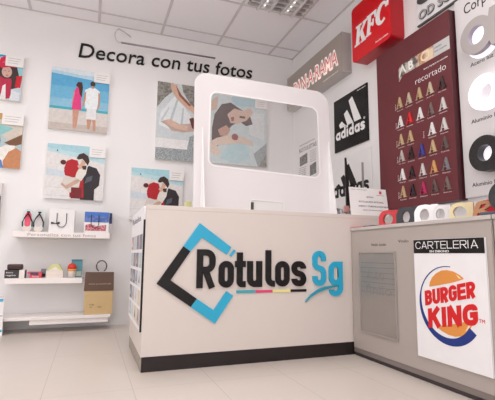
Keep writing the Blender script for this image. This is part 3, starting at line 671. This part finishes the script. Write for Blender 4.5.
canvas(1.112, 1.741, 1.582, 2.325, 'canvas of a dark-haired bride lying down, behind the screen window', [
 (ink((204, 216, 218)), full), (ink((176, 206, 214)), [(.35, 1), (.82, 1), (.75, .88), (.4, .86)]), (mottled('pebbles'), [(.76, .18), (1, .36), (1, 0), (.84, 0)]), (ink((60, 90, 96)), [(.78, .16), (1, .34), (1, .28), (.82, .10)]) if False else (mottled('foliage'), [(.86, 0), (1, 0), (1, .2)]),
 (ink((184, 212, 218)), [(.30, .30), (.60, .36), (.70, .12), (.45, .02), (.15, .08)]), (ink((222, 226, 228)), [(.62, .78), (.95, .80), (.95, .40), (.70, .45)]),
 (ink((210, 184, 166)), [(0, .9), (.12, .98), (.10, .78), (0, .74)]), (ink((84, 62, 60)), [(.02, .50), (.06, .70), (.18, .86), (.34, .90), (.52, .82), (.68, .76), (.74, .62), (.62, .58), (.50, .64), (.36, .56), (.22, .40), (.12, .24), (.02, .24)]),
 (ink((216, 184, 168)), [(.28, .72), (.40, .82), (.56, .80), (.70, .86), (.74, .78), (.62, .66), (.46, .60), (.34, .60)]), (ink((150, 92, 82)), [(.34, .68), (.40, .70), (.40, .64), (.36, .62)]), (ink((74, 54, 54)), [(.50, .72), (.60, .72), (.60, .69), (.50, .69)]),
 (ink((196, 152, 134)), [(.12, .48), (.26, .56), (.34, .50), (.28, .40), (.16, .40)]), (ink((222, 200, 184)), [(.10, .36), (.30, .42), (.55, .42), (.74, .36), (.76, .30), (.50, .32), (.30, .28), (.12, .26), (.04, .14), (0, .16), (0, .30)]), (ink((150, 80, 76)), ell(.42, .40, .06, .05, 10)), (ink((226, 206, 190)), ell(.10, .16, .07, .06, 10))])
# kid with red hat
def kp(pts): return [(.6+a*.4/24, (103-b_)/43) for a, b_ in pts]
canvas(-1.19, -.652, 1.987, 2.399, 'canvas of two people in red knit hats at left edge', [
 (ink((196, 208, 216)), full), (ink((40, 156, 196)), kp([(-20, 72), (4, 62), (16, 59), (16, 56), (-30, 50)])), (ink((150, 202, 210)), kp([(17, 66), (24, 66), (24, 86), (19, 80)])),
 (ink((66, 50, 50)), kp([(3, 70), (4, 88), (8, 96), (16, 92), (21, 90), (21, 78), (18, 68), (10, 64)])), (ink((198, 32, 44)), kp([(19, 79), (24, 78), (23, 90), (18, 90)])),
 (ink((206, 168, 156)), ell(.6+10.2*.4/24, (103-76)/43, .075, .13, 16)), (ink((204, 38, 72)), kp([(2, 69), (4, 63), (9, 60), (14, 60), (18, 64), (18, 71), (12, 71), (5, 73)])), (ink((222, 80, 106)), kp([(5, 68), (9, 64), (15, 64), (16, 67), (9, 68)])),
 (ink((130, 80, 78)), kp([(7.5, 75), (9, 74.6), (9, 75.6)])), (ink((130, 80, 78)), kp([(11.2, 74.8), (13, 75), (11.5, 75.8)])), (ink((176, 70, 74)), kp([(9, 79), (12, 79), (10.5, 80)])),
 (ink((184, 44, 74)), kp([(5, 81), (9, 83), (14, 82), (15, 84), (15, 101), (11, 102), (10, 88), (8, 90), (6, 100), (2, 100), (4, 86)])), (ink((230, 226, 226)), kp([(7.5, 90), (10, 88), (11, 103), (6, 103)])),
 (ink((120, 62, 66)), kp([(-6, 78), (1, 76), (3, 90), (1, 100), (-8, 100)])), (ink((214, 186, 178)), kp([(-6, 72), (0, 70), (1.5, 77), (-2, 82), (-7, 80)])), (ink((176, 34, 60)), kp([(-8, 68), (-3, 63), (1, 65), (1.5, 70), (-6, 73)])),
 (ink((186, 40, 60)), kp([(-2, 92), (4, 94), (5, 103), (-8, 103)])), (ink((216, 220, 226)), kp([(16, 93), (23, 95), (22.5, 103), (14, 103)]))])
canvas(-1.10, -.614, 1.375, 1.862, 'canvas of a person with bare shoulder and dark hair at left edge', [
 (ink((176, 196, 198)), full), (ink((190, 150, 92)), [(0, 1), (.8, 1), (.66, .86), (.4, .8)]), (ink((206, 196, 184)), [(.5, .86), (.72, .9), (1, .8), (1, .5), (.8, .44)]), (ink((142, 196, 196)), [(.60, .80), (.86, .74), (.70, .62), (.58, .62)]), (ink((120, 84, 60)), [(.72, .46), (1, .64), (1, .46), (.86, .40)]),
 (ink((70, 46, 46)), [(.4, .92), (.56, .78), (.66, .50), (.62, .14), (.3, 0), (0, 0), (0, .8)]), (ink((140, 56, 58)), [(.40, .60), (.56, .56), (.66, .46), (.58, .38), (.4, .4)]), (ink((232, 228, 222)), [(.62, .34), (.74, .42), (.90, .42), (.86, .26), (.74, .06), (.66, .02)]), (ink((196, 134, 96)), [(.80, .30), (.92, .38), (1, .32), (1, 0), (.74, 0), (.72, .12)]), (ink((96, 130, 186)), [(.5, .0), (.56, .2), (.70, .14), (.74, 0)])], tagw=.165, tagh=.10)
canvas(-1.20, -.735, .845, 1.243, 'canvas at far left edge beside the flip flops, mostly out of frame', [(mottled('grey_print', (150, 152, 158), (190, 186, 184), 10), full), (ink((96, 100, 104)), R4(.9, 1, .2, .7)), (ink((220, 216, 214)), R4(.5, 1, .74, 1)), (ink((100, 150, 180)), R4(.8, 1, 0, .2))], card=False, dep=.05)

# ------------------------------------------------------------------ slim picture lamp above the headline
t = thing('picture_lamp', (.64, YB-.1, 2.64), 'slim tube picture lamp on bent bracket above the black lettering', 'lamp')
yl = YB-.17
MB().tube([(.175, yl, 2.638), (1.105, yl, 2.648)], .009, mat('lamp_tube', (150, 142, 150), .3, metal=.4), 10).build('tube', t)
MB().tube([(.172, yl-.001, 2.64)]+[(.172-.055*math.sin(q), yl+.02, 2.715-.075*math.cos(q)) for q in [PI*i/8 for i in range(1, 8)]]+[(.20, YB-.08, 2.80), (.26, YB-.02, 2.80), (.27, YB-.001, 2.80)], .006, mat('lamp_bracket', (206, 198, 200), .4)).build('bracket', t)

# ------------------------------------------------------------------ shelves
def shelf(name, x0, x1, z0, z1, label, d=.25):
    return tag(MB().box(x0, x1, YB-d, YB-.0005, z0, z1, mat('shelf_white', (240, 232, 229), .35), .002).build(name), label, 'shelf')
t = thing('wall_shelf', (-.22, YB, .742), 'upper white wall shelf with grey slogan on its front', 'shelf')
MB().box(-.600, .160, YB-.25, YB-.0005, .774, .820, mat('shelf_white', (240, 232, 229), .35), .002).build('board', t)
mb = MB(); mb.text(wallB(0, 0, YB-.25), 'Personaliza con tus fotos', -.485, .785, .026, ink((168, 158, 156)), .001, base=0, width=.53, bold=.0); mb.build('slogan', t)
shelf('wall_shelf', -.625, -.045, .395, .440, 'middle white wall shelf holding small boxes')
shelf('wall_shelf', -.425, .178, .066, .105, 'lowest thick white wall shelf just above the floor')
t = tag(MB().box(-1.25, .196, YB-.262, YB-.004, .1052, .131, mat('shelf_white'), .002).build('long_board'), 'long thin white board lying on the lowest shelf', 'board')

# flip flops
def flip(xc, c1, label, lean):
    z0 = .8205; t = thing('flip_flop', (xc, YB-.06, z0), label, 'shoe', 'flip flops on the upper shelf')
    def ff(u, v, d=0): return Vector((xc+u, YB-.20+.06*v/.2-d*.95+lean, z0+v+d*.25))
    class Q: pass
    f = Fr((xc, YB-.115, z0+.005), (1, 0, 0), Vector((0, .25, .968)), Vector((0, -.968, .25)))
    sole = [(-.022, 0), (.022, 0), (.034, .02), (.036, .07), (.043, .13), (.040, .175), (.022, .205), (-.022, .205), (-.040, .175), (-.043, .13), (-.036, .07), (-.034, .02)]
    sole = fillet([(a, b_, .02) for a, b_ in sole], True, 3)
    so = MB().prism(f, sole, -.009, .0, mat('sole_foam', (206, 214, 214), .7)).build('sole', t)
    mb = MB(); mb.prism(f, [(a*.62, .045+b_*.62) for a, b_ in sole], 0, .001, ink(c1)); mb.prism(f, [(a*.8, .035*0+.006+b_*.16) for a, b_ in sole], 0, .0011, ink((226, 208, 196))); mb.build('insole_print', so)
    mb = MB()
    for s in (-1, 1):
        mb.tube([f(0, .165, .001), f(0, .158, .014), f(s*.022, .12, .020), f(s*.038, .08, .014), f(s*.036, .045, -.002)], .0052, BLACK, 6)
    mb.tube([f(-.012, .176, .004), f(.012, .176, .004)], .006, BLACK, 6)
    mb.build('strap', t)
flip(-.512, (232, 92, 116), 'flip flop with pink insole and black strap', 0)
flip(-.425, (206, 196, 196), 'flip flop with pale grey insole and black strap', 0)
# gift bags
def gift_bag(x0, x1, z0, z1, d, mats, label, handle, y=YB-.20):
    t = thing('gift_bag', ((x0+x1)/2, y, z0), label, 'bag')
    return t
z0 = .8205
t = thing('gift_bag', (-.23, YB-.16, z0), 'white gift bag with black rope handle and small bow', 'bag')
b_ = MB(); b_.box(-.335, -.135, YB-.21, YB-.11, z0, z0+.20, mat('bag_white', (236, 232, 231), .5), .002).build('bag_body', t)
fbg = wallB(0, 0, YB-.21)
def rope(x0, x1, zt, zb, y, parent):
    mb = MB(); P = [(x0, zt)]+[((x0+x1)/2-(x1-x0)/2*math.cos(q), zb+(zt-zb)*.35*(1-math.sin(q))) for q in [PI*i/10 for i in range(11)]]+[(x1, zt)]
    mb.tube([(a, y-.006, c_) for a, c_ in P], .0028, BLACK, 6); return mb.build('handle', parent)
rope(-.275, -.200, z0+.165, z0+.045, YB-.21, t)
mb = MB(); f = fbg
mb.prism(f, [(-.318, z0+.088), (-.285, z0+.078), (-.252, z0+.090), (-.252, z0+.072), (-.285, z0+.074), (-.318, z0+.070)], .001, .010, BLACK); mb.build('bow', t)
t = thing('gift_bag', (.05, YB-.16, z0), 'gift bag printed with blue sky and red buildings, black handles', 'bag')
BW = mat('bag_white'); 
MB().box(-.055, .148, YB-.225, YB-.13, z0, z0+.185, BW, .001).build('bag_body', t)
mb = MB(); f = wallB(0, 0, YB-.225)
mb.poly(f, [(-.055, z0+.095), (.146, z0+.095), (.146, z0+.185), (-.055, z0+.185)], .0006, mottled('sky_print', (70, 100, 170), (104, 128, 190), 30))
mb.poly(f, [(-.055, z0+.15), (.146, z0+.15), (.146, z0+.184), (-.055, z0+.184)], .0009, ink((76, 118, 196)))
mb.poly(f, [(-.045, z0+.020), (.125, z0+.020), (.125, z0+.075), (.05, z0+.062), (-.01, z0+.078), (-.045, z0+.07)], .0009, mottled('roof_print', (176, 66, 84), (214, 150, 156), 60))
fs2 = Fr((.148, 0, 0), (0, 1, 0), (0, 0, 1), (1, 0, 0))
mb.build('print', t)
rope(0.0, .062, z0+.158, z0+.045, YB-.227, t)
# coloured side seen in the photo: a second, darker blue bag tucked behind
t = thing('gift_bag', (.14, YB-.07, z0), 'dark blue and white bag tucked behind the printed one', 'bag')
MB().box(.06, .178, YB-.10, YB-.03, z0, z0+.095, BW, .001).build('lower_body', t); MB().box(.06, .178, YB-.10, YB-.03, z0+.095, z0+.192, mat('navy_card', (36, 48, 100), .4), .001).build('upper_body', t)

# middle shelf things
z0 = .4405; yy = YB-.20
t = thing('gift_box', (-.58, yy, z0), 'black box with white writing under the brown case', 'box')
MB().box(-.632, -.530, yy-.03, yy+.06, z0, z0+.066, mat('box_black', (48, 38, 42), .4), .001).build('box_body', t)
mb = MB(); f = wallB(0, 0, yy-.03); mb.text(f, 'foto', -.622, z0+.040, .012, PAPER, .001, width=.05); mb.text(f, 'regalos', -.622, z0+.018, .012, PAPER, .001, width=.07); mb.build('writing', t)
t = thing('case', (-.57, yy, z0+.066), 'dark brown rounded case lying on the black box', 'box')
MB().box(-.620, -.508, yy-.02, yy+.05, z0+.0665, z0+.112, mat('brown_leather', (66, 40, 36), .45, bump=.4, sc=60), .010).build('case_body', t)
MB().box(-.617, -.511, yy-.023, yy+.052, z0+.086, z0+.089, mat('brown_seam', (44, 26, 24))).build('seam', t)
t = thing('gift_box', (-.51, yy, z0), 'white upright box with black side beside the black box', 'box')
MB().box(-.527, -.487, yy-.035, yy+.05, z0, z0+.066, mat('box_white', (234, 224, 220), .4), .001).build('box_body', t); MB().box(-.4868, -.482, yy-.034, yy+.05, z0, z0+.065, mat('box_black')).build('edge_band', t)
t = thing('gift_box', (-.41, yy, z0), 'flat pink and red box with grey printed top band', 'box')
MB().box(-.468, -.362, yy-.03, yy+.05, z0, z0+.050, mat('box_pink', (214, 74, 92), .4), .001).build('box_body', t)
mb = MB(); f = wallB(0, 0, yy-.03); mb.poly(f, [(-.445, z0+.026), (-.385, z0+.022), (-.385, z0+.044), (-.445, z0+.046)], .001, ink((70, 74, 96))); mb.poly(f, [(-.468, z0), (-.452, z0), (-.448, z0+.03), (-.468, z0+.04)], .0012, ink((180, 150, 160))); mb.text(f, 'foto', -.43, z0+.006, .012, PAPER, .001, width=.05); mb.build('print', t)
t = thing('gift_box', (-.335, yy+.03, z0), 'small grey box tucked behind the pink box', 'box')
MB().box(-.375, -.338, yy+.055, yy+.10, z0, z0+.072, mat('box_grey', (112, 116, 128), .4), .001).build('box_body', t); MB().box(-.374, -.339, yy+.0545, yy+.0548, z0+.01, z0+.03, BLACK).build('band', t)
t = thing('gift_box', (-.27, yy, z0), 'white box with sloping yellow-green top', 'box')
MB().box(-.330, -.200, yy-.03, yy+.06, z0, z0+.060, mat('box_cream', (236, 222, 212), .4), .001).build('box_body', t)
mb = MB(); f = wallB(0, 0, yy-.03)
mb.prism(f, [(-.328, z0+.0602), (-.202, z0+.0602), (-.222, z0+.085), (-.232, z0+.112), (-.295, z0+.112), (-.305, z0+.085)], -.085, 0, mat('pale_yellow', (214, 212, 150), .5)); mb.build('lid', t)
mb = MB(); mb.poly(f, [(-.312, z0+.0602), (-.218, z0+.0602), (-.265, z0+.09)], .001, ink((238, 230, 214))); 
for i in range(7): mb.poly(f, [(-.325+.018*i, z0+.022), (-.321+.018*i, z0+.022), (-.321+.018*i, z0+.026), (-.325+.018*i, z0+.026)], .001, ink((200, 110, 100)))
mb.build('print', t)
t = thing('candle_cup', (-.135, yy, z0), 'white cup holding a rounded red and orange top', 'cup')
mb = MB(); mb.lathe((-.132, yy, z0), [(.026, 0), (.032, .045), (.034, .055)], mat('cup_white', (232, 220, 210), .4)); mb.build('cup', t)
mb = MB(); mb.lathe((-.132, yy, z0+.055), [(.035, 0), (.037, .018)], mat('amber_band', (226, 160, 84), .5)); mb.build('lower_band', t)
mb = MB(); mb.lathe((-.132, yy, z0+.073), [(.037, 0), (.035, .02), (.026, .038), (.012, .046), (.001, .047)], mat('red_dome', (214, 52, 44), .5)); mb.build('dome', t)
t = thing('greeting_card', (-.095, yy+.09, z0), 'upright teal card with pale print behind the red cup', 'card')
MB().box(-.140, -.052, yy+.05, yy+.056, z0, z0+.152, mat('teal_card', (92, 150, 160), .5), .001).build('card_body', t)
mb = MB(); f = wallB(0, 0, yy+.05); mb.poly(f, [(-.105, z0+.01), (-.058, z0+.01), (-.058, z0+.05), (-.105, z0+.05)], .001, ink((196, 206, 190))); mb.poly(f, [(-.14, z0+.135), (-.053, z0+.135), (-.053, z0+.151), (-.14, z0+.151)], .001, ink((70, 128, 144))); mb.build('print', t)

# kraft bag
z0 = .1315; x0, x1 = -.028, .214
t = thing('paper_bag', (.09, YB-.19, z0), 'kraft paper bag with dark brown upper half and loop handle', 'bag')
KR = mat('kraft_paper', (206, 176, 128), .7, var=.05, sc=20); KB = mat('brown_band', (98, 72, 58), .5, var=.12, sc=9)
f = wallB(0, 0, YB-.235)
MB().box(x0+.008, x1-.003, YB-.235, YB-.135, z0, z0+.205, KR, .001).build('lower_body', t)
mb = MB(); mb.prism(f, [(x0, z0+.196), (x1, z0+.196), (x1-.004, z0+.352), (x0+.006, z0+.352)], -.095, .004, KB); mb.build('upper_band', t)
mb = MB(); mb.tube([(.106-.042*math.cos(q), YB-.20, z0+.352+.052+.048*math.sin(q)) for q in [math.radians(-60+i*300/20) for i in range(21)]], .0058, mat('handle_brown', (96, 78, 72), .5), 6); mb.build('handle', t)
mb = MB(); tx = ink((96, 82, 72)); mb.text(f, 'tu logo', .022, z0+.076, .014, tx, .0006, width=.04); mb.text(f, 'aquí', .088, z0+.056, .014, tx, .0006, width=.034); mb.text(f, 'ya', .028, z0+.056, .012, tx, .0006, width=.016)
mb.text(f, 'bolsas personalizadas', .01, z0+.250, .012, ink((196, 176, 160)), .0046, base=.004, width=.18); mb.build('print', t)
# calendar leaning at floor
t = thing('calendar_poster', (-.75, YB-.30, 0), 'white calendar sheet with cyan bands standing at left edge', 'poster')
f = Fr((-.602, YB-.30, .001), (1, 0, 0), Vector((0, .06, .998)), Vector((0, -.998, .06)))
MB().prism(f, [(-.40, 0), (0, 0), (-.010, .30), (-.40, .30)], -.004, 0, PAPER).build('sheet', t)
mb = MB()
for a, c_, col in ((.262, .285, (86, 176, 210)), (.03, .05, (86, 176, 210)), (.296, .299, (214, 70, 110)), (.15, .156, (150, 150, 170))): mb.poly(f, [(-.39, a), (-.004-.01*(a/.3), a), (-.004-.01*(a/.3), c_), (-.39, c_)], .0008, ink(col))
for i in range(9): mb.poly(f, [(-.39, .06+.02*i), (-.02, .06+.02*i), (-.02, .0608+.02*i), (-.39, .0608+.02*i)], .0006, ink((190, 200, 210)))
mb.build('print', t)

# ------------------------------------------------------------------ protective screen on the counter
YS = 2.65
t = thing('counter_screen', (1.15, YS, CH), 'large white protective screen with clear rounded window on the counter', 'screen')
OP = mat('opal_acrylic', (229, 224, 224), .35, var=.005)
f = wallB(0, 0, YS)
outer = fillet([(.612, CH+.0005, 0), (1.668, CH+.0005, 0), (1.628, 1.868, .11), (.600, 1.868, .085)], True, 8)
win = fillet([(.706, 1.232, .05), (1.552, 1.205, .05), (1.535, 1.735, .06), (.712, 1.745, .05)], True, 8)
slot = fillet([(1.005, CH+.012, .0), (1.26, CH+.012, 0), (1.256, 1.012, .02), (1.007, 1.020, .02)], True, 6)
MB().prism(f, [outer, win[::-1], slot[::-1]], -.003, .003, OP).build('panel', t)
gm = bpy.data.materials.new('clear_film'); gm.use_nodes = True; nt = gm.node_tree; nt.nodes.clear()
ou = nt.nodes.new('ShaderNodeOutputMaterial'); mxs = nt.nodes.new('ShaderNodeMixShader'); tr = nt.nodes.new('ShaderNodeBsdfTransparent'); gs = nt.nodes.new('ShaderNodeBsdfGlossy'); lw = nt.nodes.new('ShaderNodeFresnel')
gs.inputs['Roughness'].default_value = .06; tr.inputs[0].default_value = (.99, .985, .985, 1); lw.inputs[0].default_value = 1.12
nz = nt.nodes.new('ShaderNodeTexNoise'); nz.inputs['Scale'].default_value = 9; bp = nt.nodes.new('ShaderNodeBump'); bp.inputs['Strength'].default_value = .5; bp.inputs['Distance'].default_value = .02
tcn = nt.nodes.new('ShaderNodeTexCoord'); nt.links.new(tcn.outputs['Object'], nz.inputs[0]); nt.links.new(nz.outputs[0], bp.inputs['Height']); nt.links.new(bp.outputs[0], gs.inputs['Normal'])
df = nt.nodes.new('ShaderNodeBsdfDiffuse'); df.inputs[0].default_value = (.9, .9, .9, 1); mx2 = nt.nodes.new('ShaderNodeMixShader'); mx2.inputs[0].default_value = .05
nt.links.new(tr.outputs[0], mx2.inputs[1]); nt.links.new(df.outputs[0], mx2.inputs[2])
nt.links.new(lw.outputs[0], mxs.inputs[0]); nt.links.new(mx2.outputs[0], mxs.inputs[1]); nt.links.new(gs.outputs[0], mxs.inputs[2]); nt.links.new(mxs.outputs[0], ou.inputs[0])
MB().prism(f, win, -.0006, .0006, gm).build('window_film', t)
for xx, nm in ((.662, 'brace'), (1.628, 'brace')):
    mb = MB(); mb.prism(Fr((xx, YS-.003, CH+.0005), (0, -1, 0), (0, 0, 1), (1, 0, 0)), [(0, 0), (.10, 0), (.085, .05), (0, .56)], -.0035, .0035, mat('opal_bright', (246, 243, 243), .3)); mb.build(nm, t)
MB().prism(f, slot, -.0028, -.0008, mat('opal_fill', (230, 226, 225), .3)).build('slot_fill', t)  # pale filler added so the slot does not show the dark behind
MB().box(1.012, 1.030, YS-.010, YS+.010, CH+.0005, 1.0, mat('dark_clip', (62, 66, 54), .5), .002).build('clip', t)
mb = MB(); mb.stroke(f, slot, .006, .003, .0045, mat('opal_bright'), True); mb.build('rim', t); mb = MB(); mb.stroke(f, win, .010, .003, .005, mat('opal_bright'), True); mb.build('rim', t)

# items on the counter
t = thing('certificate_stand', (1.88, 2.50, CH), 'white printed certificate standing at the right end of the counter', 'document')
f = Fr((1.680, 2.455, CH+.001), (1, 0, 0), Vector((0, .12, .993)), Vector((0, -.993, .12)))
MB().prism(f, [(0, 0), (.322, 0), (.316, .197), (.002, .200)], -.003, 0, PAPER).build('sheet', t)
mb = MB(); tx = ink((96, 84, 92))
mb.text(f, 'rótulos e impresión digital', .02, .182, .006, tx, .0006, width=.13); mb.prism(f, [(.255, .160), (.275, .160), (.275, .182), (.255, .182)], 0, .0008, ink((206, 74, 84)))
mb.text(f, 'colaborador', .23, .148, .006, tx, .0006, width=.07); mb.text(f, 'CERTIFICA', .14, .128, .010, tx, .0006, width=.06); mb.text(f, 'ROTULACIÓN INTEGRAL', .075, .092, .012, tx, .0006, width=.21, bold=.01)
mb.text(f, 'DISEÑO Y COMUNICACIÓN VISUAL', .07, .060, .012, tx, .0006, width=.26, bold=.01); mb.text(f, 'empresa colaboradora homologada', .10, .035, .008, tx, .0006, width=.17)
mb.build('print', t)
MB().prism(Fr((1.85, 2.457, CH+.0005), (0, 1, 0), (0, 0, 1), (1, 0, 0)), [(0, 0), (.06, 0), (.021, .16)], -.002, .002, PAPER).build('easel_leg', t)
t = thing('display_stand', (1.82, 2.70, CH), 'tall tapering black stand on the counter before the white board', 'stand')
MB().prism(wallB(0, 0, 2.70), [(1.806, CH+.006), (1.850, CH+.006), (1.832, 1.20), (1.812, 1.392), (1.802, 1.392)], -.006, .006, mat('stand_black', (34, 30, 32), .35)).build('blade', t)
MB().box(1.78, 1.875, 2.66, 2.74, CH+.0003, CH+.006, mat('stand_black')).build('base', t)
t = thing('display_stand', (1.98, 2.72, CH), 'thin pale grey upright rod stand behind the certificate', 'stand')
MB().box(1.971, 1.984, 2.715, 2.727, CH+.006, 1.375, mat('rod_grey', (150, 144, 144), .4, metal=.3), .001).build('rod', t)
MB().box(1.95, 2.01, 2.69, 2.75, CH+.0003, CH+.006, mat('rod_grey')).build('base', t)
t = thing('sample_stack', (1.74, 2.60, CH), 'small silver tray with pink tag beside the black stand', 'tray')
mb = MB(); mb.box(1.665, 1.765, 2.56, 2.62, CH+.0003, CH+.060, mottled('silver_foil', (206, 202, 204), (128, 124, 130), 50, .3), .004); mb.build('tray_body', t)
mb = MB(); mb.box(1.690, 1.735, 2.556, 2.5595, CH+.030, CH+.075, mat('pink_tag', (222, 160, 152), .5)); mb.build('tag', t)
t = MB(); t.box(.590, .632, 2.78, 2.82, CH+.0003, CH+.075, mat('pale_yellow'), .004); tag(t.build('small_box'), 'small pale yellow box on the counter left of the screen', 'box')
